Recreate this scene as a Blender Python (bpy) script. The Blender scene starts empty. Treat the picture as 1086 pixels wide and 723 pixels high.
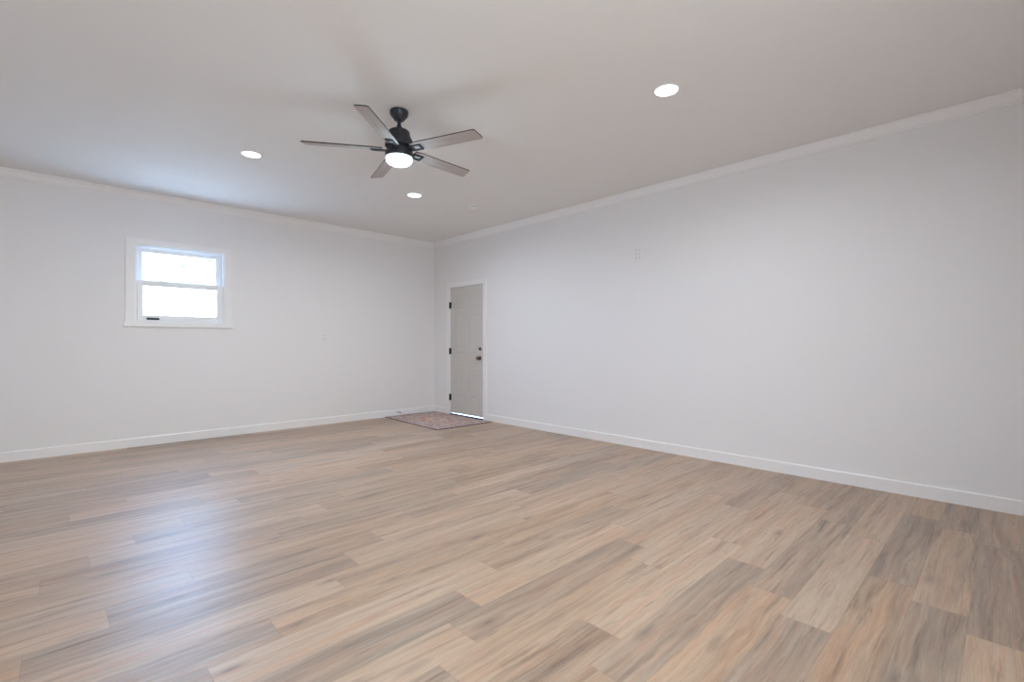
import bpy, bmesh, math, random
from mathutils import Vector, Matrix
R = math.radians
SC = bpy.context.scene
COL = SC.collection
random.seed(7)

# ------------------------------------------------------------------ camera
FPX, YAW, CAMZ = 506.0, 46.0, 1.163
cam_d = bpy.data.cameras.new('camera')
cam_d.sensor_fit = 'HORIZONTAL'; cam_d.sensor_width = 36.0
cam_d.lens = FPX / 1086.0 * 36.0
cam_d.shift_y = (364.0 - 361.5) / 1086.0
cam_d.clip_start = 0.02
cam = bpy.data.objects.new('camera', cam_d); COL.objects.link(cam)
cam.location = (0, 0, CAMZ)
cam.rotation_euler = (R(90), 0, R(YAW - 90))
SC.camera = cam

# ------------------------------------------------------------------ view
SC.view_settings.view_transform = 'Standard'
SC.view_settings.look = 'None'
SC.view_settings.gamma = 1.0
SC.view_settings.use_curve_mapping = False
SC.view_settings.exposure = -0.05
SC.cycles.use_denoising = True
SC.cycles.max_bounces = 14
SC.cycles.diffuse_bounces = 8
SC.cycles.transparent_max_bounces = 12
SC.cycles.caustics_reflective = False
SC.cycles.caustics_refractive = False
SC.cycles.sample_clamp_indirect = 60.0

# ------------------------------------------------------------------ room numbers (metres)
XL, XR, YF, YB, H = -2.10, 4.72, -1.15, 6.80, 2.872
WT = 0.15

# ------------------------------------------------------------------ sky
SKY = 36.0
w = bpy.data.worlds.new('overcast_sky'); SC.world = w; w.use_nodes = True
nt = w.node_tree; bg = nt.nodes['Background']
tc = nt.nodes.new('ShaderNodeTexCoord'); sp = nt.nodes.new('ShaderNodeSeparateXYZ')
rp = nt.nodes.new('ShaderNodeValToRGB')
rp.color_ramp.elements[0].color = (0.42, 0.66, 1.0, 1); rp.color_ramp.elements[0].position = 0.0
rp.color_ramp.elements[1].color = (0.30, 0.55, 1.0, 1); rp.color_ramp.elements[1].position = 0.7
nt.links.new(tc.outputs['Generated'], sp.inputs[0]); nt.links.new(sp.outputs['Z'], rp.inputs['Fac'])
nt.links.new(rp.outputs['Color'], bg.inputs['Color']); bg.inputs['Strength'].default_value = SKY

def area(name, loc, rot, sx, sy, power, color, spread=180):
    d = bpy.data.lights.new(name, 'AREA'); d.shape = 'RECTANGLE'; d.size = sx; d.size_y = sy
    d.energy = power; d.color = color; d.spread = R(spread)
    o = bpy.data.objects.new(name, d); COL.objects.link(o); o.location = loc; o.rotation_euler = rot
    return o
# added fill light flush with the solid wall behind the camera, brightens the room
area('fill_front_wall', (0.5, YF + 0.01, 1.25), (R(90), 0, 0), 1.7, 1.9, 78, (0.88, 0.95, 1.0), 160)
sun_d = bpy.data.lights.new('hazy_sun', 'SUN'); sun_d.energy = 14; sun_d.angle = R(8); sun_d.color = (1.0, 0.97, 0.92)
sun = bpy.data.objects.new('hazy_sun', sun_d); COL.objects.link(sun)
sun.rotation_euler = Vector((-0.30, -0.04, 0.95)).to_track_quat('Z', 'Y').to_euler(); sun.location = (0, 12, 20)
DOWN_W, FAN_W = 16.0, 4.0

# ------------------------------------------------------------------ helpers
def mat(name, col, rough=0.5, metal=0.0, spec=0.5, emit=None, es=0.0, bump=None, noise=None):
    m = bpy.data.materials.new(name); m.use_nodes = True
    n = m.node_tree; b = n.nodes['Principled BSDF']
    b.inputs['Base Color'].default_value = (*col, 1)
    b.inputs['Roughness'].default_value = rough
    b.inputs['Metallic'].default_value = metal
    b.inputs['Specular IOR Level'].default_value = spec
    if emit:
        b.inputs['Emission Color'].default_value = (*emit, 1); b.inputs['Emission Strength'].default_value = es
    if noise:
        sc, amt = noise
        t = n.nodes.new('ShaderNodeTexCoord'); q = n.nodes.new('ShaderNodeTexNoise'); q.inputs['Scale'].default_value = sc
        q.inputs['Detail'].default_value = 4
        n.links.new(t.outputs['Object'], q.inputs['Vector'])
        r = n.nodes.new('ShaderNodeValToRGB')
        r.color_ramp.elements[0].position = .3; r.color_ramp.elements[1].position = .7
        r.color_ramp.elements[0].color = (*[c * (1 - amt) for c in col], 1)
        r.color_ramp.elements[1].color = (*[min(1, c * (1 + amt)) for c in col], 1)
        n.links.new(q.outputs['Fac'], r.inputs['Fac']); n.links.new(r.outputs['Color'], b.inputs['Base Color'])
    if bump:
        sc, st = bump
        t = n.nodes.new('ShaderNodeTexCoord'); q = n.nodes.new('ShaderNodeTexNoise'); q.inputs['Scale'].default_value = sc
        q.inputs['Detail'].default_value = 3
        n.links.new(t.outputs['Object'], q.inputs['Vector'])
        u = n.nodes.new('ShaderNodeBump'); u.inputs['Strength'].default_value = st; u.inputs['Distance'].default_value = 0.002
        n.links.new(q.outputs['Fac'], u.inputs['Height']); n.links.new(u.outputs['Normal'], b.inputs['Normal'])
    return m

def box(bm, x0, x1, y0, y1, z0, z1):
    vs = [bm.verts.new((x, y, z)) for z in (z0, z1) for y in (y0, y1) for x in (x0, x1)]
    for f in ((0, 2, 3, 1), (4, 5, 7, 6), (0, 1, 5, 4), (2, 6, 7, 3), (0, 4, 6, 2), (1, 3, 7, 5)):
        bm.faces.new([vs[i] for i in f])

def lathe(bm, prof, n=40, c=(0, 0, 0), axis='Z'):
    rings = []
    for r, z in prof:
        ring = []
        for i in range(n):
            a = 2 * math.pi * i / n
            p = (r * math.cos(a), r * math.sin(a), z)
            if axis == 'X': p = (p[2], p[0], p[1])
            if axis == 'Y': p = (p[0], p[2], p[1])
            ring.append(bm.verts.new((p[0] + c[0], p[1] + c[1], p[2] + c[2])))
        rings.append(ring)
    for a, b in zip(rings, rings[1:]):
        for i in range(n):
            bm.faces.new((a[i], a[(i + 1) % n], b[(i + 1) % n], b[i]))
    bm.faces.new(rings[0]); bm.faces.new(rings[-1])

def extrude_profile(bm, prof, p0, p1, nrm):
    """sweep a 2D profile (out, up) from p0 to p1 (base points on the wall line); nrm = unit 'out' direction"""
    ra = [bm.verts.new((p0[0] + nrm[0] * o, p0[1] + nrm[1] * o, z)) for o, z in prof]
    rb = [bm.verts.new((p1[0] + nrm[0] * o, p1[1] + nrm[1] * o, z)) for o, z in prof]
    n = len(prof)
    for i in range(n):
        bm.faces.new((ra[i], ra[(i + 1) % n], rb[(i + 1) % n], rb[i]))
    bm.faces.new(ra); bm.faces.new(rb)

def obj(name, bm, m, parent=None, smooth=False, bevel=0.0, seg=2):
    bmesh.ops.recalc_face_normals(bm, faces=bm.faces[:])
    me = bpy.data.meshes.new(name); bm.to_mesh(me); bm.free()
    if m: me.materials.append(m)
    o = bpy.data.objects.new(name, me); COL.objects.link(o)
    if parent: o.parent = parent
    if smooth:
        for p in me.polygons: p.use_smooth = True
        try: me.set_sharp_from_angle(angle=R(35))
        except Exception: pass
    if bevel:
        b = o.modifiers.new('bevel', 'BEVEL'); b.width = bevel; b.segments = seg; b.limit_method = 'ANGLE'; b.angle_limit = R(40)
    return o

def empty(name, loc=(0, 0, 0), rz=0):
    o = bpy.data.objects.new(name, None); COL.objects.link(o); o.location = loc; o.rotation_euler = (0, 0, rz)
    o.empty_display_size = 0.1
    return o

def tag(o, label, cat, group=None, kind=None):
    o['label'] = label; o['category'] = cat
    if group: o['group'] = group
    if kind: o['kind'] = kind
    return o

def struct(o, label, cat):
    return tag(o, label, cat, kind='structure')

# ------------------------------------------------------------------ materials
M = {}
M['wall'] = mat('wall_paint', (0.80, 0.80, 0.81), 0.6, spec=0.35, bump=(90, 0.10))
M['ceiling'] = mat('ceiling_paint', (0.80, 0.795, 0.785), 0.75, spec=0.2, bump=(70, 0.15))
M['trim'] = mat('trim_paint', (0.84, 0.84, 0.85), 0.32, spec=0.5)
M['vinyl'] = mat('window_vinyl', (0.84, 0.87, 0.90), 0.3, spec=0.5)
M['door'] = mat('door_paint', (0.58, 0.565, 0.54), 0.4, spec=0.45)
M['black'] = mat('black_metal', (0.008, 0.009, 0.011), 0.55, 0.0, spec=.3)
M['bronze'] = mat('bronze_metal', (0.10, 0.085, 0.07), 0.3, 0.8)
M['knob'] = mat('knob_bronze', (0.22, 0.15, 0.12), 0.22, 0.9)
M['nickel'] = mat('dark_nickel', (0.30, 0.28, 0.27), 0.28, 1.0)
M['plastic'] = mat('white_plastic', (0.80, 0.80, 0.80), 0.35)
M['slot'] = mat('slot_shadow', (0.06, 0.06, 0.06), 0.6)
M['fanbody'] = mat('fan_matte_black', (0.028, 0.034, 0.042), 0.42, 0.3)
M['rubber'] = mat('rubber', (0.05, 0.05, 0.06), 0.7)
M['concrete'] = mat('concrete', (0.56, 0.51, 0.44), 0.9, noise=(3, .15))
M['bark'] = mat('bark', (0.10, 0.08, 0.06), 0.9, noise=(8, .3))
M['leaf'] = mat('leaf', (0.035, 0.045, 0.03), 0.8, spec=.1)
M['lens'] = mat('led_lens', (0.9, 0.9, 0.9), 0.4, emit=(1.0, 0.99, 0.98), es=6.0)
M['fanlens'] = mat('fan_lens', (0.9, 0.95, 1.0), 0.4, emit=(0.72, 0.92, 1.0), es=8.0)

def glass():
    m = bpy.data.materials.new('window_glass'); m.use_nodes = True
    n = m.node_tree; n.nodes.clear()
    out = n.nodes.new('ShaderNodeOutputMaterial'); mx = n.nodes.new('ShaderNodeMixShader')
    tr = n.nodes.new('ShaderNodeBsdfTransparent'); gl = n.nodes.new('ShaderNodeBsdfGlossy'); lw = n.nodes.new('ShaderNodeLayerWeight'); lw.inputs['Blend'].default_value = 0.5
    pw = n.nodes.new('ShaderNodeMath'); pw.operation = 'POWER'; pw.inputs[1].default_value = 5.0; n.links.new(lw.outputs['Facing'], pw.inputs[0])
    fr = n.nodes.new('ShaderNodeMapRange'); fr.inputs[3].default_value = 0.04; n.links.new(pw.outputs[0], fr.inputs[0])
    tr.inputs['Color'].default_value = (0.96, 0.98, 0.98, 1); gl.inputs['Roughness'].default_value = 0.02
    n.links.new(fr.outputs[0], mx.inputs[0]); n.links.new(tr.outputs[0], mx.inputs[1]); n.links.new(gl.outputs[0], mx.inputs[2])
    n.links.new(mx.outputs[0], out.inputs[0])
    return m
M['glass'] = glass()

class G:
    """tiny node-graph writer"""
    def __init__(s, name):
        s.m = bpy.data.materials.new(name); s.m.use_nodes = True; s.t = s.m.node_tree
        s.b = s.t.nodes['Principled BSDF']
    def n(s, typ, **kw):
        x = s.t.nodes.new(typ)
        for k, v in kw.items(): setattr(x, k, v)
        return x
    def put(s, sock, v):
        if hasattr(v, 'is_output') or isinstance(v, bpy.types.NodeSocket): s.t.links.new(v, sock)
        else: sock.default_value = v
    def math(s, op, a, b=0.0, c=None, clamp=False):
        x = s.n('ShaderNodeMath', operation=op); x.use_clamp = clamp
        s.put(x.inputs[0], a); s.put(x.inputs[1], b)
        if c is not None: s.put(x.inputs[2], c)
        return x.outputs[0]
    def mix(s, f, a, b, blend='MIX'):
        x = s.n('ShaderNodeMix', data_type='RGBA', blend_type=blend)
        s.put(x.inputs[0], f)
        s.put(x.inputs[6], a if not isinstance(a, tuple) else (*a, 1)); s.put(x.inputs[7], b if not isinstance(b, tuple) else (*b, 1))
        return x.outputs[2]
    def noise(s, vec, scale, detail=3, rough=.55, dist=0.0):
        x = s.n('ShaderNodeTexNoise'); s.t.links.new(vec, x.inputs['Vector'])
        x.inputs['Scale'].default_value = scale; x.inputs['Detail'].default_value = detail
        x.inputs['Roughness'].default_value = rough; x.inputs['Distortion'].default_value = dist
        return x.outputs['Fac']
    def comb(s, x, y, z):
        c = s.n('ShaderNodeCombineXYZ'); s.put(c.inputs[0], x); s.put(c.inputs[1], y); s.put(c.inputs[2], z); return c.outputs[0]
    def mapr(s, v, a, b, c=0.0, d=1.0):
        x = s.n('ShaderNodeMapRange'); s.t.links.new(v, x.inputs[0])
        for i, q in enumerate((a, b, c, d)): x.inputs[i + 1].default_value = q
        return x.outputs[0]

def plank_material():
    g = G('vinyl_plank_oak')
    uv = g.n('ShaderNodeUVMap'); uv.uv_map = 'plank'
    s = g.n('ShaderNodeSeparateXYZ'); g.t.links.new(uv.outputs[0], s.inputs[0]); u, v = s.outputs[0], s.outputs[1]
    def att(nm):
        a = g.n('ShaderNodeAttribute'); a.attribute_name = nm; return a.outputs['Fac']
    tone, hue, seed = att('tone'), att('hue'), att('seed')
    so = g.math('MULTIPLY', seed, 37.0)
    # wavy lengthwise coordinate so grain lines drift across the plank
    wob = g.noise(g.comb(g.math('MULTIPLY', u, 1.6), g.math('MULTIPLY', v, 3.0), so), 1.0, 2)
    v2 = g.math('ADD', v, g.math('MULTIPLY', g.math('SUBTRACT', wob, 0.5), 0.06))
    broad = g.noise(g.comb(g.math('MULTIPLY', u, 1.1), g.math('MULTIPLY', v2, 17.0), so), 1.0, 2)
    streak = g.noise(g.comb(g.math('MULTIPLY', u, 2.4), g.math('MULTIPLY', v2, 55.0), g.math('ADD', so, 5.0)), 1.0, 5, .7)
    fine = g.noise(g.comb(g.math('MULTIPLY', u, 11.0), g.math('MULTIPLY', v2, 330.0), g.math('ADD', so, 9.0)), 1.0, 3, .6)
    pink = g.noise(g.comb(g.math('MULTIPLY', u, 1.7), g.math('MULTIPLY', v2, 24.0), g.math('ADD', so, 19.0)), 1.0, 2)
    # knots
    vo = g.n('ShaderNodeTexVoronoi'); vo.feature = 'F1'; vo.inputs['Scale'].default_value = 1.0
    kv = g.comb(g.math('MULTIPLY', u, 1.9), g.math('MULTIPLY', v2, 6.5), so)
    g.t.links.new(kv, vo.inputs['Vector'])
    kd = g.math('ADD', vo.outputs['Distance'], g.math('MULTIPLY', streak, 0.22))
    knot = g.mapr(kd, 0.16, 0.30, 1.0, 0.0)
    core = g.mapr(kd, 0.10, 0.17, 1.0, 0.0)
    light, mid, dark = (0.555, 0.438, 0.345), (0.445, 0.332, 0.245), (0.265, 0.202, 0.158)
    f = g.math('ADD', g.math('MULTIPLY', broad, 0.50), g.math('MULTIPLY', streak, 0.50))
    f = g.mapr(f, 0.36, 0.64)
    f = g.math('ADD', g.math('MULTIPLY', f, 0.52), g.math('MULTIPLY', g.math('SUBTRACT', 0.97, tone), 0.60), clamp=True)
    r = g.n('ShaderNodeValToRGB'); g.t.links.new(f, r.inputs[0])
    e = r.color_ramp.elements
    e[0].position = 0.0; e[0].color = (*light, 1); e[1].position = 1.0; e[1].color = (*dark, 1)
    q = e.new(0.5); q.color = (*mid, 1)
    c = r.outputs[0]
    c = g.mix(g.mapr(pink, .46, .64, 0, .65), c, g.mix(1.0, c, (1.07, 0.92, 0.85), 'MULTIPLY'))
    c = g.mix(g.math('MULTIPLY', hue, 0.8), c, g.mix(1.0, c, (0.94, 1.0, 1.06), 'MULTIPLY'))
    c = g.mix(g.math('MULTIPLY', g.math('SUBTRACT', 1.0, hue), 0.45), c, g.mix(1.0, c, (1.08, 0.97, 0.82), 'MULTIPLY'))
    c = g.mix(g.mapr(fine, .46, .70, 0, .42), c, g.mix(1.0, c, (0.62, 0.58, 0.56), 'MULTIPLY'))
    fig = g.noise(g.comb(g.math('MULTIPLY', u, 1.8), g.math('MULTIPLY', v2, 32.0), g.math('ADD', so, 31.0)), 1.0, 5, .68, .4)
    c = g.mix(g.mapr(fig, .54, .65, 0, .7), c, g.mix(1.0, c, (0.58, 0.57, 0.58), 'MULTIPLY'))
    c = g.mix(g.mapr(fig, .32, .44, .45, 0), c, g.mix(1.0, c, (1.22, 1.20, 1.18), 'MULTIPLY'))
    c = g.mix(g.math('MULTIPLY', knot, 0.42), c, (0.17, 0.135, 0.12))
    c = g.mix(g.math('MULTIPLY', core, 0.55), c, (0.07, 0.055, 0.05))
    # seams: distances to the plank's edges stored in the second map (metres)
    uv2 = g.n('ShaderNodeUVMap'); uv2.uv_map = 'edge'
    s2 = g.n('ShaderNodeSeparateXYZ'); g.t.links.new(uv2.outputs[0], s2.inputs[0])
    a = att('length')
    du = g.math('MINIMUM', s2.outputs[0], g.math('SUBTRACT', a, s2.outputs[0]))
    dv = g.math('MINIMUM', s2.outputs[1], g.math('SUBTRACT', 0.1877, s2.outputs[1]))
    d = g.math('MINIMUM', du, dv)
    seam = g.mapr(d, 0.0004, 0.0016, 1.0, 0.0)
    c = g.mix(g.math('MULTIPLY', seam, 0.35), c, (0.12, 0.095, 0.08))
    g.put(g.b.inputs['Base Color'], c)
    rg = g.mapr(streak, .3, .7, 0.36, 0.42)
    g.put(g.b.inputs['Roughness'], rg)
    g.b.inputs['Specular IOR Level'].default_value = 0.5
    bm_ = g.n('ShaderNodeBump'); bm_.inputs['Strength'].default_value = 0.22; bm_.inputs['Distance'].default_value = 0.0012
    g.put(bm_.inputs['Height'], g.math('SUBTRACT', g.math('ADD', fine, g.math('MULTIPLY', streak, .6)), seam))
    g.t.links.new(bm_.outputs[0], g.b.inputs['Normal'])
    return g.m
M['plank'] = plank_material()

# ------------------------------------------------------------------ floor (planks run along X)
RW, PL, Y0 = 0.1877, 1.244, 0.298
SEAM = {-2: 2.636, -1: 2.80, 0: 4.195, 1: 2.25, 2: 2.42, 3: 2.644, 4: 1.61, 5: 1.008, 6: 1.189, 7: 1.367, 8: 1.646, 9: 0.66,
        10: 1.008, 11: 1.165, 12: 1.416, 13: 0.502, 14: 2.246, 15: -0.04, 16: 1.39, 17: 0.354, 19: 0.996, 21: 0.088, 22: 0.403, 24: 1.005,
        18: 0.62, 20: 0.80, 23: 1.34, 25: 0.2, 26: 0.83, 27: 0.45, 28: 1.1, 29: 0.05, 30: 0.7, 31: 0.35, 32: 1.0, 33: 0.15, 34: 0.6}
# (row, index of plank counted from the row's seam) -> (tone 0 dark..1 light, hue 0 tan..1 grey)
TONE = {(7, -1): (.18, .9), (7, 0): (.85, .3), (6, -1): (.8, .4), (6, 0): (.25, .7), (8, -1): (.85, .5), (8, -2): (.35, .9), (8, 0): (.45, .4),
        (5, -1): (.3, .7), (5, 0): (.7, .3), (5, 1): (.85, .5), (5, 2): (.3, .7), (4, -1): (.22, .5), (4, 0): (.95, .3), (4, 1): (.75, .3), (4, 2): (.55, .4),
        (3, -2): (.5, .3), (3, -1): (.3, .8), (3, 0): (.8, .35), (3, 1): (.3, .5), (1, -1): (.22, .8), (1, 0): (.85, .55), (1, 1): (.7, .4),
        (2, -1): (.5, .1), (2, 0): (.35, .7), (2, 1): (.35, .6), (0, 0): (.5, .3), (0, -1): (.2, .8), (0, -2): (.3, .05), (-1, 1): (.2, .9), (-1, 0): (.5, .4),
        (-1, -1): (.15, .8), (-2, 1): (.35, .6), (-2, 0): (.15, .8), (-2, -1): (.6, .4), (9, -1): (.4, .9), (9, 0): (.6, .3), (10, -1): (.85, .6),
        (10, 0): (.5, .5), (12, -1): (.35, .8), (12, 0): (.85, .4), (12, 1): (.25, .8), (11, -1): (.3, .8), (11, 0): (.75, .6), (14, -1): (.4, .8),
        (14, 0): (.85, .2), (16, -1): (.85, .6), (16, 0): (.35, .5), (17, -1): (.8, .5), (17, 0): (.4, .8), (19, -1): (.8, .6), (19, 0): (.3, .8),
        (19, 1): (.65, .4), (21, -1): (.35, .4), (21, 0): (.8, .4), (22, -1): (.5, .6), (22, 0): (.75, .5), (24, -1): (.3, .6), (24, 0): (.8, .5),
        (12, -2): (.8, .3), (15, -1): (.6, .4), (15, 0): (.35, .4), (13, 0): (.55, .5)}
bm = bmesh.new()
uvl, uve = bm.loops.layers.uv.new('plank'), bm.loops.layers.uv.new('edge')
lt, lh, ls, ll = [bm.faces.layers.float.new(n) for n in ('tone', 'hue', 'seed', 'length')]
FX0, FX1, FY0, FY1 = XL, XR, YF, YB
k = math.floor((FY0 - Y0) / RW)
while Y0 + k * RW < FY1:
    ya, yb = Y0 + k * RW, Y0 + (k + 1) * RW
    rr = random.Random(k * 13 + 5)
    base = SEAM.get(k, rr.uniform(0, PL))
    i = math.floor((FX0 - base) / PL)
    while base + i * PL < FX1:
        xa, xb = base + i * PL, base + (i + 1) * PL
        cx0, cx1, cy0, cy1 = max(xa, FX0), min(xb, FX1), max(ya, FY0), min(yb, FY1)
        if cx1 - cx0 > 1e-4 and cy1 - cy0 > 1e-4:
            vs = [bm.verts.new(p) for p in ((cx0, cy0, 0), (cx1, cy0, 0), (cx1, cy1, 0), (cx0, cy1, 0))]
            f = bm.faces.new(vs)
            ro = rr.uniform(0, 40); rv = rr.uniform(0, 9)
            for lp in f.loops:
                x, y = lp.vert.co.x, lp.vert.co.y
                lp[uvl].uv = (x - xa + ro, y - ya + rv); lp[uve].uv = (x - xa, y - ya)
            t, hh = TONE.get((k, i), (rr.uniform(.2, .85), rr.uniform(0, 1)))
            f[lt] = t; f[lh] = hh; f[ls] = rr.uniform(0, 10); f[ll] = PL
        i += 1
    k += 1
me = bpy.data.meshes.new('floor'); bm.to_mesh(me); bm.free(); me.materials.append(M['plank'])
floor = bpy.data.objects.new('floor', me); COL.objects.link(floor)
struct(floor, 'light oak look plank floor across the whole room', 'floor')

# ------------------------------------------------------------------ walls, ceiling
bm = bmesh.new(); box(bm, XL - WT, XR + WT, YF - WT, YB + WT, H, H + 0.15)
struct(obj('ceiling', bm, M['ceiling']), 'flat white painted ceiling of the room', 'ceiling')
# back wall with the window hole
WX0, WX1, WZ0, WZ1 = 0.673, 1.567, 1.412, 2.292
bm = bmesh.new()
box(bm, XL - WT, WX0, YB, YB + WT, 0, H); box(bm, WX1, XR + WT, YB, YB + WT, 0, H)
box(bm, WX0, WX1, YB, YB + WT, 0, WZ0); box(bm, WX0, WX1, YB, YB + WT, WZ1, H)
struct(obj('wall_back', bm, M['wall']), 'plain white wall with the small window', 'wall')
DY0, DY1, DZ1 = 5.500, 6.362, 2.085
bm = bmesh.new()
box(bm, XR, XR + WT, YF - WT, DY0, 0, H); box(bm, XR, XR + WT, DY1, YB, 0, H); box(bm, XR, XR + WT, DY0, DY1, DZ1, H)
struct(obj('wall_right', bm, M['wall']), 'long plain white wall on the right with the door at its far end', 'wall')
bm = bmesh.new(); box(bm, XL - WT, XR + WT, YF - WT, YF, 0, H)
struct(obj('wall_front', bm, M['wall']), 'white wall behind the camera', 'wall')
bm = bmesh.new(); box(bm, XL - WT, XL, YF, YB, 0, H)
struct(obj('wall_left', bm, M['wall']), 'white wall on the left outside the picture', 'wall')

BP = [(0, 0.0005), (0.014, 0.0005), (0.014, 0.094), (0.010, 0.100), (0, 0.100)]
CP = [(0, H - 0.085), (0.012, H - 0.085), (0.012, H - 0.075), (0.020, H - 0.068), (0.036, H - 0.034), (0.050, H - 0.012), (0.058, H - 0.010), (0.058, H - 0.0005), (0, H - 0.0005)]
for nm, p0, p1, n_, lb in (('back', (XL, YB), (XR, YB), (0, -1), 'under the window'),
                           ('left', (XL, YF), (XL, YB), (1, 0), 'on the unseen left wall')):
    bm = bmesh.new(); extrude_profile(bm, BP, p0, p1, n_)
    struct(obj('baseboard_' + nm, bm, M['trim']), 'white baseboard along the wall ' + lb, 'baseboard')
CASY0, CASY1, CASZ = 5.430, 6.432, 2.150
bm = bmesh.new(); extrude_profile(bm, BP, (XR, YF), (XR, CASY0), (-1, 0)); extrude_profile(bm, BP, (XR, CASY1), (XR, YB), (-1, 0))
struct(obj('baseboard_right', bm, M['trim']), 'white baseboard along the long wall on the right', 'baseboard')
for i, (p0, p1, n_, lb) in enumerate((((XL, YB), (XR, YB), (0, -1), 'above the window wall'),
                                      ((XR, YF), (XR, YB), (-1, 0), 'above the long right wall'),
                                      ((XL, YF), (XL, YB), (1, 0), 'above the unseen left wall'))):
    bm = bmesh.new(); extrude_profile(bm, CP, p0, p1, n_)
    struct(obj('trim_%d' % (i + 1), bm, M['trim']), 'white crown moulding ' + lb, 'crown moulding')

# ------------------------------------------------------------------ window (single hung, white vinyl)
win = struct(empty('window_1', (0.5 * (WX0 + WX1), YB, WZ0)), 'small white sash window with bright daylight in the back wall', 'window')
ox, oy, oz = win.location
def wbox(bm, x0, x1, y0, y1, z0, z1): box(bm, x0 - ox, x1 - ox, y0 - oy, y1 - oy, z0 - oz, z1 - oz)
YC = YB - 0.014
bm = bmesh.new()                                    # flat casing, two sides and head
wbox(bm, 0.591, WX0 + .004, YC, YB + .001, WZ0 - .006, 2.345); wbox(bm, WX1 - .004, 1.637, YC, YB + .001, WZ0 - .006, 2.345)
wbox(bm, WX0 + .004, WX1 - .004, YC, YB + .001, WZ1 - .006, 2.345)
obj('casing', bm, M['trim'], win, bevel=.002)
bm = bmesh.new(); wbox(bm, 0.572, 1.656, YC - 0.006, YB + .001, 1.352, WZ0 - .006)
obj('sill', bm, M['trim'], win, bevel=.003)
bm = bmesh.new()                                    # vinyl frame lining the hole, with stepped tracks
F1 = 0.022
for a, t, y0, y1 in ((0, F1, YB - .004, YB + .12), (F1, .012, YB + .022, YB + .034), (F1, .012, YB + .072, YB + .12)):
    wbox(bm, WX0 + a, WX0 + a + t, y0, y1, WZ0, WZ1); wbox(bm, WX1 - a - t, WX1 - a, y0, y1, WZ0, WZ1)
    wbox(bm, WX0 + a + t, WX1 - a - t, y0, y1, WZ1 - a - t, WZ1 - a)
wbox(bm, WX0 + F1, WX1 - F1, YB - .004, YB + .12, WZ0, WZ0 + .018)
obj('window_frame', bm, M['vinyl'], win, bevel=.0015)
def sash(nm, x0, x1, z0, z1, y0, y1, gx0, gx1, gz0, gz1, label=None):
    bm = bmesh.new()
    wbox(bm, x0, gx0, y0, y1, z0, z1); wbox(bm, gx1, x1, y0, y1, z0, z1)
    wbox(bm, gx0, gx1, y0, y1, z0, gz0); wbox(bm, gx0, gx1, y0, y1, gz1, z1)
    s = obj(nm, bm, M['vinyl'], win, bevel=.003)
    bm = bmesh.new()                                # glazing bead
    ym = 0.5 * (y0 + y1)
    for a0, a1, c0, c1 in ((gx0, gx0 + .008, gz0, gz1), (gx1 - .008, gx1, gz0, gz1), (gx0 + .008, gx1 - .008, gz0, gz0 + .008), (gx0 + .008, gx1 - .008, gz1 - .008, gz1)):
        wbox(bm, a0, a1, ym - .007, ym + .007, c0, c1)
    obj('glazing_bead', bm, M['vinyl'], s)
    bm = bmesh.new(); wbox(bm, gx0 - .003, gx1 + .003, ym - .002, ym + .002, gz0 - .003, gz1 + .003)
    obj('glass_pane', bm, M['glass'], s)
    return s
us = sash('upper_sash', WX0 + .024, WX1 - .024, 1.830, WZ1 - .034, YB + .038, YB + .068, 0.743, 1.476, 1.885, 2.212)
ls_ = sash('lower_sash', WX0 + .024, WX1 - .024, WZ0 + .019, 1.878, YB + .002, YB + .034, 0.743, 1.480, 1.480, 1.824)
for x in (0.905, 1.30):                             # sash locks on the meeting rail
    bm = bmesh.new()
    wbox(bm, x - .028, x + .028, YB + .006, YB + .030, 1.878, 1.884); wbox(bm, x - .006, x + .030, YB + .010, YB + .024, 1.884, 1.892)
    obj('sash_lock', bm, M['vinyl'], ls_, bevel=.002)
bm = bmesh.new()
wbox(bm, 0.782, 0.898, YB - .010, YB + .003, 1.433, 1.455)
wbox(bm, 0.792, 0.888, YB - .018, YB - .008, 1.449, 1.455)
h_ = obj('sash_lift', bm, M['black'], ls_, bevel=.003); h_['label'] = 'black sash lift on the bottom rail'

# ------------------------------------------------------------------ door
door = struct(empty('door_1', (XR, 0.5 * (DY0 + DY1), 0)), 'warm grey panelled exterior door with black hinges in the far corner', 'door')
dx, dy, dz = door.location
def dbox(bm, x0, x1, y0, y1, z0, z1): box(bm, x0 - dx, x1 - dx, y0 - dy, y1 - dy, z0 - dz, z1 - dz)
XC = XR - 0.014
bm = bmesh.new()
dbox(bm, XC, XR + .001, CASY0, DY0 + .012, 0.0005, CASZ); dbox(bm, XC, XR + .001, DY1 - .012, CASY1, 0.0005, CASZ)
dbox(bm, XC, XR + .001, DY0 + .012, DY1 - .012, DZ1 - .012, CASZ)
obj('casing', bm, M['trim'], door, bevel=.003)
bm = bmesh.new()
dbox(bm, XR - .002, XR + WT, DY0, DY0 + .018, 0.0005, DZ1); dbox(bm, XR - .002, XR + WT, DY1 - .018, DY1, 0.0005, DZ1)
dbox(bm, XR - .002, XR + WT, DY0 + .018, DY1 - .018, DZ1 - .018, DZ1)
dbox(bm, XR + .0465, XR + .062, DY0 + .018, DY0 + .034, .03, DZ1 - .018); dbox(bm, XR + .0465, XR + .062, DY1 - .034, DY1 - .018, .03, DZ1 - .018)
dbox(bm, XR + .0465, XR + .062, DY0 + .034, DY1 - .034, DZ1 - .036, DZ1 - .018)
obj('door_frame', bm, M['trim'], door, bevel=.002)
bm = bmesh.new(); dbox(bm, XR + .008, XR + WT + .03, DY0 + .018, DY1 - .018, -0.01, 0.010)
th = obj('threshold', bm, M['nickel'], door, bevel=.002)
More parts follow.
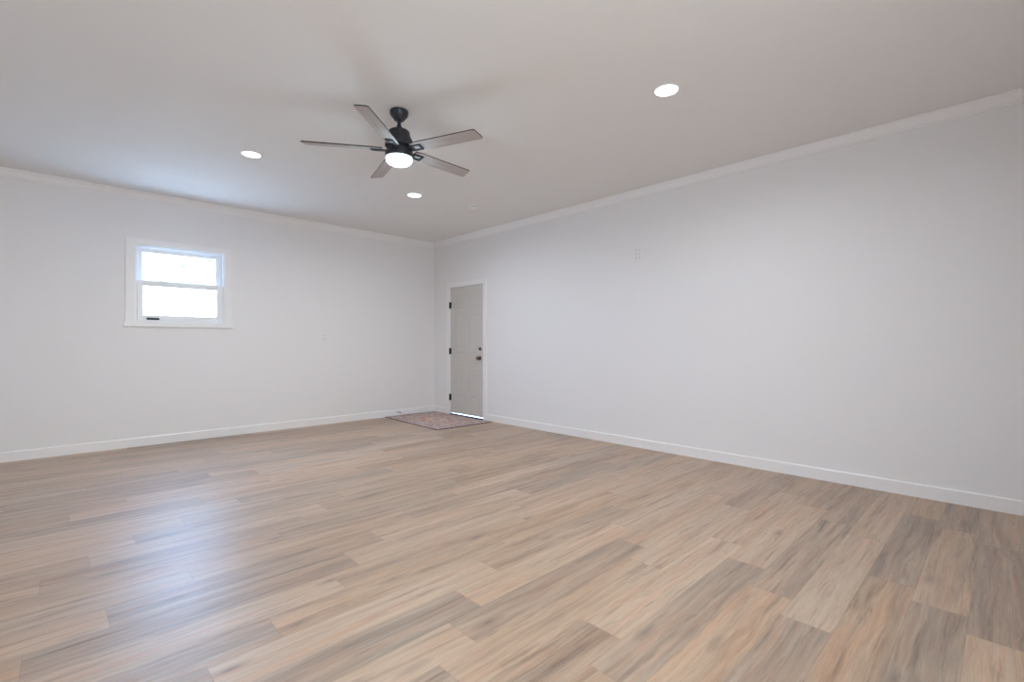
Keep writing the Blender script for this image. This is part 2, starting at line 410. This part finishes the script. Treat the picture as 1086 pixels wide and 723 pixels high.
bm = bmesh.new(); dbox(bm, XR - .004, XR + .008, DY0 + .019, DY1 - .019, 0.0005, 0.022)
o = obj('weather_strip', bm, M['black'], th, bevel=.002); o['label'] = 'dark strip across the door sill'
LY0, LY1, LZ0, LZ1 = DY0 + .020, DY1 - .020, 0.031, DZ1 - .021
LX = XR + .002                                       # room-side face of the leaf
bm = bmesh.new()
dbox(bm, LX + .006, LX + .044, LY0, LY1, LZ0, LZ1)
fw = LY1 - LY0
# columns counted from the latch side (small Y)
c1 = (LY0 + fw * .165, LY0 + fw * .425); c2 = (LY0 + fw * .575, LY0 + fw * .835)
rows = ((.30, .80), (1.00, 1.60), (1.71, 1.91))
ys = [LY0, c1[0], c1[1], c2[0], c2[1], LY1]
for a, b in ((ys[0], ys[1]), (ys[2], ys[3]), (ys[4], ys[5])): dbox(bm, LX, LX + .007, a, b, LZ0, LZ1)
zs = [LZ0, .30, .80, 1.00, 1.60, 1.71, 1.91, LZ1]
for a, b in c1, c2:
    for z0, z1 in zip(zs[0::2], zs[1::2]): dbox(bm, LX, LX + .007, a, b, z0, z1)
    for z0, z1 in rows:                              # raised field with sloped edges
        o, q = .012, .036
        A = [(a + o, z0 + o), (b - o, z0 + o), (b - o, z1 - o), (a + o, z1 - o)]; B = [(a + q, z0 + q), (b - q, z0 + q), (b - q, z1 - q), (a + q, z1 - q)]
        va = [bm.verts.new((LX + .0065 - dx, y - dy, z)) for y, z in A]; vb = [bm.verts.new((LX + .001 - dx, y - dy, z)) for y, z in B]
        for i in range(4): bm.faces.new((va[i], va[(i + 1) % 4], vb[(i + 1) % 4], vb[i]))
        bm.faces.new(vb)
leaf = obj('door_leaf', bm, M['door'], door, bevel=.0015)
for z in (1.785, 1.036, 0.283):
    bm = bmesh.new()
    lathe(bm, [(.0075, -.050), (.0075, .050)], 14, (XC - .002 - dx, LY1 + .006 - dy, z))
    lathe(bm, [(.004, -.056), (.006, -.050), (.006, .050), (.004, .056)], 12, (XC - .002 - dx, LY1 + .006 - dy, z))
    dbox(bm, XC - .002, LX + .001, LY1 - .020, LY1 + .004, z - .048, z + .048)
    h_ = obj('hinge', bm, M['black'], leaf); h_['label'] = 'black hinge'
def leafround(nm, prof, y, z, m, lb, parent=leaf):
    bm = bmesh.new(); lathe(bm, prof, 28, (LX - dx, y - dy, z), 'X'); o = obj(nm, bm, m, parent, smooth=True); o['label'] = lb; return o
o = leafround('deadbolt', [(.026, 0.0), (.026, -.005), (.021, -.012), (.010, -.016)], 5.586, 1.078, M['bronze'], 'dark bronze deadbolt')
bm = bmesh.new(); dbox(bm, LX - .034, LX - .016, 5.583, 5.589, 1.060, 1.096); obj('thumb_turn', bm, M['bronze'], leaf, bevel=.002)
leafround('door_knob', [(.033, 0.0), (.033, -.005), (.026, -.011), (.014, -.014), (.014, -.026), (.026, -.032), (.031, -.044), (.030, -.054), (.020, -.062), (.006, -.064)], 5.595, 0.938, M['knob'], 'dark metal door knob')

# ------------------------------------------------------------------ ceiling downlights (two rows)
def copy_tree(o, parent=None):
    c = o.copy(); COL.objects.link(c); c.parent = parent
    for ch in list(o.children): copy_tree(ch, c)
    return c
def downlight():
    e = empty('recessed_light', (0, 0, H))
    bm = bmesh.new()
    prof = [(.074, -.0005), (.090, -.0005), (.090, -.003), (.086, -.006), (.076, -.007), (.074, -.005)]
    n = 48; rings = []
    for r, z in prof: rings.append([bm.verts.new((r * math.cos(2 * math.pi * i / n), r * math.sin(2 * math.pi * i / n), z)) for i in range(n)])
    for a, b in zip(rings, rings[1:] + rings[:1]):
        for i in range(n): bm.faces.new((a[i], a[(i + 1) % n], b[(i + 1) % n], b[i]))
    obj('trim_ring', bm, M['plastic'], e, smooth=True)
    bm = bmesh.new(); lathe(bm, [(.076, -.001), (.076, -.0045), (.05, -.0055), (.01, -.006)], 48)
    obj('lens', bm, M['lens'], e, smooth=True)
    d = bpy.data.lights.new('led', 'AREA'); d.shape = 'DISK'; d.size = 0.14; d.energy = DOWN_W; d.color = (0.92, 0.95, 0.98)
    d.spread = R(165)
    l = bpy.data.objects.new('led', d); COL.objects.link(l); l.parent = e; l.location = (0, 0, -.012)
    return e
proto = downlight()
for i, (x, y, lb) in enumerate(((2.985, 1.592, 'lit round recessed ceiling light nearest the right wall, in front of the fan'),
                                (1.302, 4.735, 'lit round recessed ceiling light left of the fan, towards the window'),
                                (3.010, 4.735, 'lit round recessed ceiling light just below the fan, towards the far corner'),
                                (1.302, 1.592, 'round recessed ceiling light just above the top edge of the picture'),
                                (-0.41, 4.735, 'round recessed ceiling light just outside the left edge of the picture'))):
    o = proto if i == 0 else copy_tree(proto)
    o.location = (x, y, H); tag(o, lb, 'ceiling light', 'round recessed ceiling lights')
    if x < 0:                                        # this one is dimmed low
        for ch in o.children:
            if ch.type == 'LIGHT': ch.data = ch.data.copy(); ch.data.energy = DOWN_W * 0.2

# ------------------------------------------------------------------ smoke detector
sd = tag(empty('smoke_detector', (3.775, 4.600, H)), 'small white round smoke detector on the ceiling near the far corner', 'smoke detector')
bm = bmesh.new(); lathe(bm, [(.068, -.0005), (.068, -.012), (.060, -.016)], 40); obj('base', bm, M['plastic'], sd, smooth=True)
bm = bmesh.new(); lathe(bm, [(.054, -.016), (.054, -.022)], 40); b_ = obj('vent_ring', bm, M['slot'], sd, smooth=True); b_['label'] = 'dark vent slot'
bm = bmesh.new(); lathe(bm, [(.060, -.021), (.058, -.032), (.046, -.040), (.012, -.042)], 40); obj('cover', bm, M['plastic'], sd, smooth=True)
bm = bmesh.new(); lathe(bm, [(.010, -.041), (.010, -.046), (.006, -.047)], 20, (.02, .01, 0)); obj('test_button', bm, M['plastic'], sd, smooth=True)

# ------------------------------------------------------------------ ceiling fan
def blade_material():
    g = G('fan_blade_wood')
    t = g.n('ShaderNodeTexCoord'); s = g.n('ShaderNodeSeparateXYZ'); g.t.links.new(t.outputs['Object'], s.inputs[0])
    nz = g.noise(g.comb(g.math('MULTIPLY', s.outputs[0], 4.0), g.math('MULTIPLY', s.outputs[1], 90.0), 1.0), 1.0, 4)
    c = g.mix(g.mapr(nz, .35, .65), (0.47, 0.415, 0.395), (0.36, 0.31, 0.295))
    g.put(g.b.inputs['Base Color'], c); g.b.inputs['Roughness'].default_value = 0.5
    return g.m
M['blade'] = blade_material()
M['blade_edge'] = mat('fan_blade_dark_edge', (0.035, 0.03, 0.03), 0.5)
FANX, FANY = 1.840, 3.100
fan = tag(empty('ceiling_fan', (FANX, FANY, H)), 'five bladed ceiling fan with black motor and lit round lamp', 'ceiling fan')
bm = bmesh.new(); lathe(bm, [(.060, -.0005), (.066, -.004), (.067, -.020), (.063, -.034), (.053, -.050), (.041, -.064), (.036, -.070), (.022, -.072)], 48)
obj('canopy', bm, M['fanbody'], fan, smooth=True)
bm = bmesh.new(); lathe(bm, [(.0135, -.068), (.0135, -.130)], 24); obj('downrod', bm, M['fanbody'], fan, smooth=True)
bm = bmesh.new(); lathe(bm, [(.014, -.106), (.020, -.118), (.027, -.132), (.028, -.146)], 32); obj('coupling', bm, M['fanbody'], fan, smooth=True)
bm = bmesh.new(); lathe(bm, [(.034, -.142), (.064, -.147), (.074, -.154), (.078, -.164), (.078, -.184), (.083, -.188), (.084, -.200), (.094, -.212), (.100, -.228), (.101, -.250), (.101, -.264), (.090, -.272)], 56)
obj('motor_housing', bm, M['fanbody'], fan, smooth=True)
bm = bmesh.new(); lathe(bm, [(.070, -.268), (.070, -.302)], 48); obj('blade_hub', bm, M['fanbody'], fan, smooth=True)
bm = bmesh.new(); lathe(bm, [(.075, -.298), (.096, -.301), (.0995, -.306), (.0995, -.338), (.099, -.346), (.092, -.349)], 56)
obj('light_housing', bm, M['fanbody'], fan, smooth=True)
bm = bmesh.new(); lathe(bm, [(.094, -.346), (.0955, -.356), (.092, -.372), (.080, -.386), (.060, -.395), (.035, -.400), (.008, -.4015)], 56)
lens = obj('lamp_lens', bm, M['fanlens'], fan, smooth=True); lens['label'] = 'glowing frosted lamp lens'
d = bpy.data.lights.new('fan_lamp', 'POINT'); d.shadow_soft_size = 0.05; d.energy = FAN_W; d.color = (0.50, 0.82, 1.0)
l = bpy.data.objects.new('fan_lamp', d); COL.objects.link(l); l.parent = fan; l.location = (0, 0, -.46)
PITCH = R(-12)
def blade_mesh():
    bm = bmesh.new()
    top = [(.120, -.048), (.20, -.053), (.45, -.053), (.640, -.053), (.656, -.048), (.672, .040), (.664, .053), (.45, .054), (.20, .053), (.120, .048)]
    T = .0045
    a = [bm.verts.new((x, y, -T)) for x, y in top]; b = [bm.verts.new((x, y, T)) for x, y in top]
    fa = bm.faces.new(a); fb = bm.faces.new(b)
    for i in range(len(top)):
        f = bm.faces.new((a[i], a[(i + 1) % len(top)], b[(i + 1) % len(top)], b[i])); f.material_index = 1
    return bm
def iron_mesh():
    bm = bmesh.new()
    # a flat arm from the hub that opens into a rectangular loop under the blade
    box(bm, .060, .122, -.026, .026, -.014, -.006)
    box(bm, .118, .134, -.030, .030, -.014, -.0048); box(bm, .186, .202, -.030, .030, -.014, -.0048)
    box(bm, .134, .186, -.030, -.019, -.014, -.0048); box(bm, .134, .186, .019, .030, -.014, -.0048)
    return bm
b0 = i0 = None
for k, a in enumerate((3.5, 75.5, 147.5, 219.5, 291.5)):
    if b0 is None:
        b0 = obj('blade', blade_mesh(), M['blade'], fan, bevel=.0015); b0.data.materials.append(M['blade_edge'])
        i0 = obj('blade_arm', iron_mesh(), M['fanbody'], b0, bevel=.002)
        b, i = b0, i0
    else:
        b = b0.copy(); COL.objects.link(b); b.parent = fan
        i = i0.copy(); COL.objects.link(i); i.parent = b
    b.location = (0, 0, -.289)
    b.rotation_euler = (PITCH, 0, R(a))
    b['label'] = 'grey brown wooden fan blade'

# ------------------------------------------------------------------ wall plates
def outlet(name, loc, rz, label, cat, wide=False, grp=None):
    e = tag(empty(name, loc, rz), label, cat, grp)
    wd = .078
    bm = bmesh.new(); box(bm, -wd / 2, wd / 2, -.006, .0, -.060, .060) if not wide else box(bm, -.042, .100, -.006, .0, -.068, .068)
    obj('cover_plate', bm, M['plastic'], e, bevel=.003)
    for z, x in ((.027, 0), (-.027, 0)) if not wide else [(z, x) for z in (.043, 0, -.043) for x in (-.020, .026)]:
        bm = bmesh.new(); lathe(bm, [(.0165, -.0062), (.0165, -.0085), (.0155, -.009)], 28, (x, 0, z), 'Y')
        r = obj('receptacle', bm, M['plastic'], e)
        bm = bmesh.new(); box(bm, x - .0085, x - .0055, -.0094, -.0088, z - .002, z + .008); box(bm, x + .0055, x + .0085, -.0094, -.0088, z - .002, z + .007)
        lathe(bm, [(.003, -.0088), (.003, -.0094)], 12, (x, 0, z - .008), 'Y')
        obj('slot', bm, M['slot'], r)
    bm = bmesh.new(); lathe(bm, [(.0028, -.006), (.0028, -.0075)], 12, (.003 if wide else 0, 0, .0215 if wide else 0), 'Y'); obj('screw', bm, M['plastic'], e)
    if wide:                                         # blank half with a raised strip
        bm = bmesh.new(); box(bm, .060, .088, -.011, -.0055, -.056, .056); obj('blank_insert', bm, M['plastic'], e, bevel=.001)
    return e
outlet('wall_outlet', (2.828, YB - .0005, 1.254), 0, 'white duplex wall outlet on the back wall between window and door', 'outlet')
outlet('outlet_plate', (XR - .0005, 2.860, 2.162), R(-90), 'white double outlet plate high on the long right wall', 'outlet', True)

# ------------------------------------------------------------------ door stop on the back baseboard
ds = tag(empty('door_stop', (4.005, YB - .014, .060)), 'small spring door stop on the baseboard left of the rug corner', 'door stop')
bm = bmesh.new(); lathe(bm, [(.012, 0.0), (.012, -.003), (.006, -.006)], 20, axis='Y'); obj('mount', bm, M['nickel'], ds)
bm = bmesh.new()
prof = []
for i in range(15): prof += [(.0058, -.006 - i * .004), (.0040, -.008 - i * .004)]
lathe(bm, prof, 16, axis='Y'); obj('spring', bm, M['nickel'], ds)
bm = bmesh.new(); lathe(bm, [(.0085, -.064), (.0095, -.070), (.0085, -.078)], 20, axis='Y'); obj('rubber_tip', bm, M['rubber'], ds)

# ------------------------------------------------------------------ rug
def rug_material():
    g = G('rug_weave')
    t = g.n('ShaderNodeTexCoord'); s = g.n('ShaderNodeSeparateXYZ'); g.t.links.new(t.outputs['Object'], s.inputs[0])
    x, y = s.outputs[0], s.outputs[1]
    ax, ay = g.math('ABSOLUTE', x), g.math('ABSOLUTE', y)
    v = t.outputs['Object']
    n1 = g.noise(v, 16, 3); n2 = g.noise(v, 60, 3); n3 = g.noise(v, 7, 2)
    # mirrored motif lattice
    mv = g.comb(ax, ay, 0.3)
    m1 = g.noise(mv, 15, 2, dist=.6); m2 = g.noise(mv, 26, 2, dist=.4)
    rr = g.math('ADD', g.math('MULTIPLY', ax, 2.3), g.math('MULTIPLY', ay, 1.45))
    c = g.mix(g.mapr(m1, .42, .58), (0.48, 0.30, 0.26), (0.58, 0.50, 0.48))
    c = g.mix(g.mapr(m2, .54, .62, 0, .75), c, (0.24, 0.17, 0.18))
    med = g.mapr(rr, .40, .46, 1, 0)
    c = g.mix(g.math('MULTIPLY', med, .75), c, g.mix(g.mapr(m2, .45, .55), (0.66, 0.55, 0.47), (0.56, 0.42, 0.37)))
    ring = g.math('MULTIPLY', g.mapr(rr, .44, .48), g.mapr(rr, .60, .66, 1, 0))
    c = g.mix(g.math('MULTIPLY', ring, .75), c, g.mix(g.mapr(m1, .42, .6), (0.60, 0.25, 0.16), (0.50, 0.32, 0.28)))
    core = g.mapr(rr, .10, .14, 1, 0); c = g.mix(g.math('MULTIPLY', core, .6), c, (0.30, 0.17, 0.16))
    # border bands
    dx_ = g.math('SUBTRACT', .485, ax); dy_ = g.math('SUBTRACT', .755, ay); d_ = g.math('MINIMUM', dx_, dy_)
    bord = g.mapr(d_, .105, .112, 1, 0)
    c = g.mix(g.math('MULTIPLY', bord, .85), c, g.mix(g.mapr(m2, .44, .56), (0.56, 0.47, 0.46), (0.38, 0.27, 0.27)))
    for a, b in ((.100, .014), (.022, .012)):
        l_ = g.math('LESS_THAN', g.math('ABSOLUTE', g.math('SUBTRACT', d_, a)), b / 2)
        c = g.mix(g.math('MULTIPLY', l_, .6), c, (0.16, 0.11, 0.12))
    c = g.mix(g.mapr(n2, .45, .65, 0, .35), c, (0.50, 0.43, 0.41))
    g.put(g.b.inputs['Base Color'], c); g.b.inputs['Roughness'].default_value = 0.85; g.b.inputs['Specular IOR Level'].default_value = .35
    bp = g.n('ShaderNodeBump'); bp.inputs['Strength'].default_value = .5; bp.inputs['Distance'].default_value = .002
    g.put(bp.inputs['Height'], g.noise(v, 300, 2)); g.t.links.new(bp.outputs[0], g.b.inputs['Normal'])
    return g.m
M['rug'] = rug_material(); M['rug_edge'] = mat('rug_binding', (0.07, 0.045, 0.045), 0.9)
rx, ry, ra = 4.222, 6.024, R(-2.2)
rug = tag(empty('area_rug', (rx, ry, 0), ra), 'small faded red and grey patterned rug in front of the grey door', 'rug')
bm = bmesh.new()
NX, NY = 40, 60; hw, hl = .472, .742
rr = random.Random(3)
def rz(x, y): return .0055 + .0012 * math.sin(9 * x + 4 * y) * math.sin(7 * y)
gt = [[bm.verts.new((-hw + 2 * hw * i / NX, -hl + 2 * hl * j / NY, rz(-hw + 2 * hw * i / NX, -hl + 2 * hl * j / NY))) for j in range(NY + 1)] for i in range(NX + 1)]
gb = [[bm.verts.new((v.co.x, v.co.y, .0008)) for v in row] for row in gt]
for i in range(NX):
    for j in range(NY):
        bm.faces.new((gt[i][j], gt[i + 1][j], gt[i + 1][j + 1], gt[i][j + 1])); bm.faces.new((gb[i][j], gb[i][j + 1], gb[i + 1][j + 1], gb[i + 1][j]))
for i in range(NX):
    for j in (0, NY): bm.faces.new((gt[i][j], gt[i + 1][j], gb[i + 1][j], gb[i][j]))
for j in range(NY):
    for i in (0, NX): bm.faces.new((gt[i][j], gt[i][j + 1], gb[i][j + 1], gb[i][j]))
obj('woven_field', bm, M['rug'], rug, smooth=True)
bm = bmesh.new()
for x0, x1, y0, y1 in ((-hw - .008, -hw + .001, -hl - .008, hl + .008), (hw - .001, hw + .008, -hl - .008, hl + .008), (-hw, hw, -hl - .008, -hl + .001), (-hw, hw, hl - .001, hl + .008)):
    box(bm, x0, x1, y0, y1, .0008, .0082)
b_ = obj('edge_binding', bm, M['rug_edge'], rug, bevel=.003); b_['label'] = 'dark bound rug edge'

# ------------------------------------------------------------------ outside
bm = bmesh.new(); box(bm, XR + WT, 30, -20, 45, -.14, -.03); box(bm, -25, XR + WT, YB + WT, 45, -.14, -.03)
struct(obj('ground', bm, M['concrete']), 'pale ground outside the room', 'ground')
def tree(loc, hgt, seed, label):
    rr = random.Random(seed)
    e = tag(empty('tree', loc), label, 'tree', None)
    bm = bmesh.new(); tips = []
    def limb(p, d, ln, r, lvl):
        n = 6; q = p + d * ln
        u = d.orthogonal().normalized(); v = d.cross(u)
        A = [bm.verts.new(p + (u * math.cos(t) + v * math.sin(t)) * r) for t in [2 * math.pi * i / n for i in range(n)]]
        B = [bm.verts.new(q + (u * math.cos(t) + v * math.sin(t)) * r * .65) for t in [2 * math.pi * i / n for i in range(n)]]
        for i in range(n): bm.faces.new((A[i], A[(i + 1) % n], B[(i + 1) % n], B[i]))
        bm.faces.new(A); bm.faces.new(B)
        if lvl >= 2: tips.append(q)
        if lvl < 5:
            for _ in range(2 if lvl else 5):
                nd = (d + Vector((rr.uniform(-1, 1), rr.uniform(-1, 1), rr.uniform(-.3, .6))) * .75).normalized()
                limb(q, nd, ln * rr.uniform(.6, .8), r * .62, lvl + 1)
    limb(Vector((0, 0, -.03)), Vector((0.05, 0, 1)).normalized(), hgt * .30, hgt * .022, 0)
    obj('trunk', bm, M['bark'], e, smooth=True)
    bm = bmesh.new()
    for p in tips:
        for _ in range(9):
            c = p + Vector([rr.gauss(0, .28) for _ in range(3)])
            d = Vector([rr.gauss(0, 1) for _ in range(3)]).normalized(); u = d.orthogonal().normalized(); v = d.cross(u); s = rr.uniform(.05, .11)
            bm.faces.new([bm.verts.new(c + u * a * s + v * b * s * .5) for a, b in ((-1, 0), (0, -1), (1, 0), (0, 1))])
    obj('foliage', bm, M['leaf'], e)
tree((1.2, 17.5, 0), 7.5, 4, 'overexposed leafy tree outside, left half of the window')
tree((7.0, 27.0, 0), 8.0, 9, 'overexposed leafy tree outside, right half of the window')
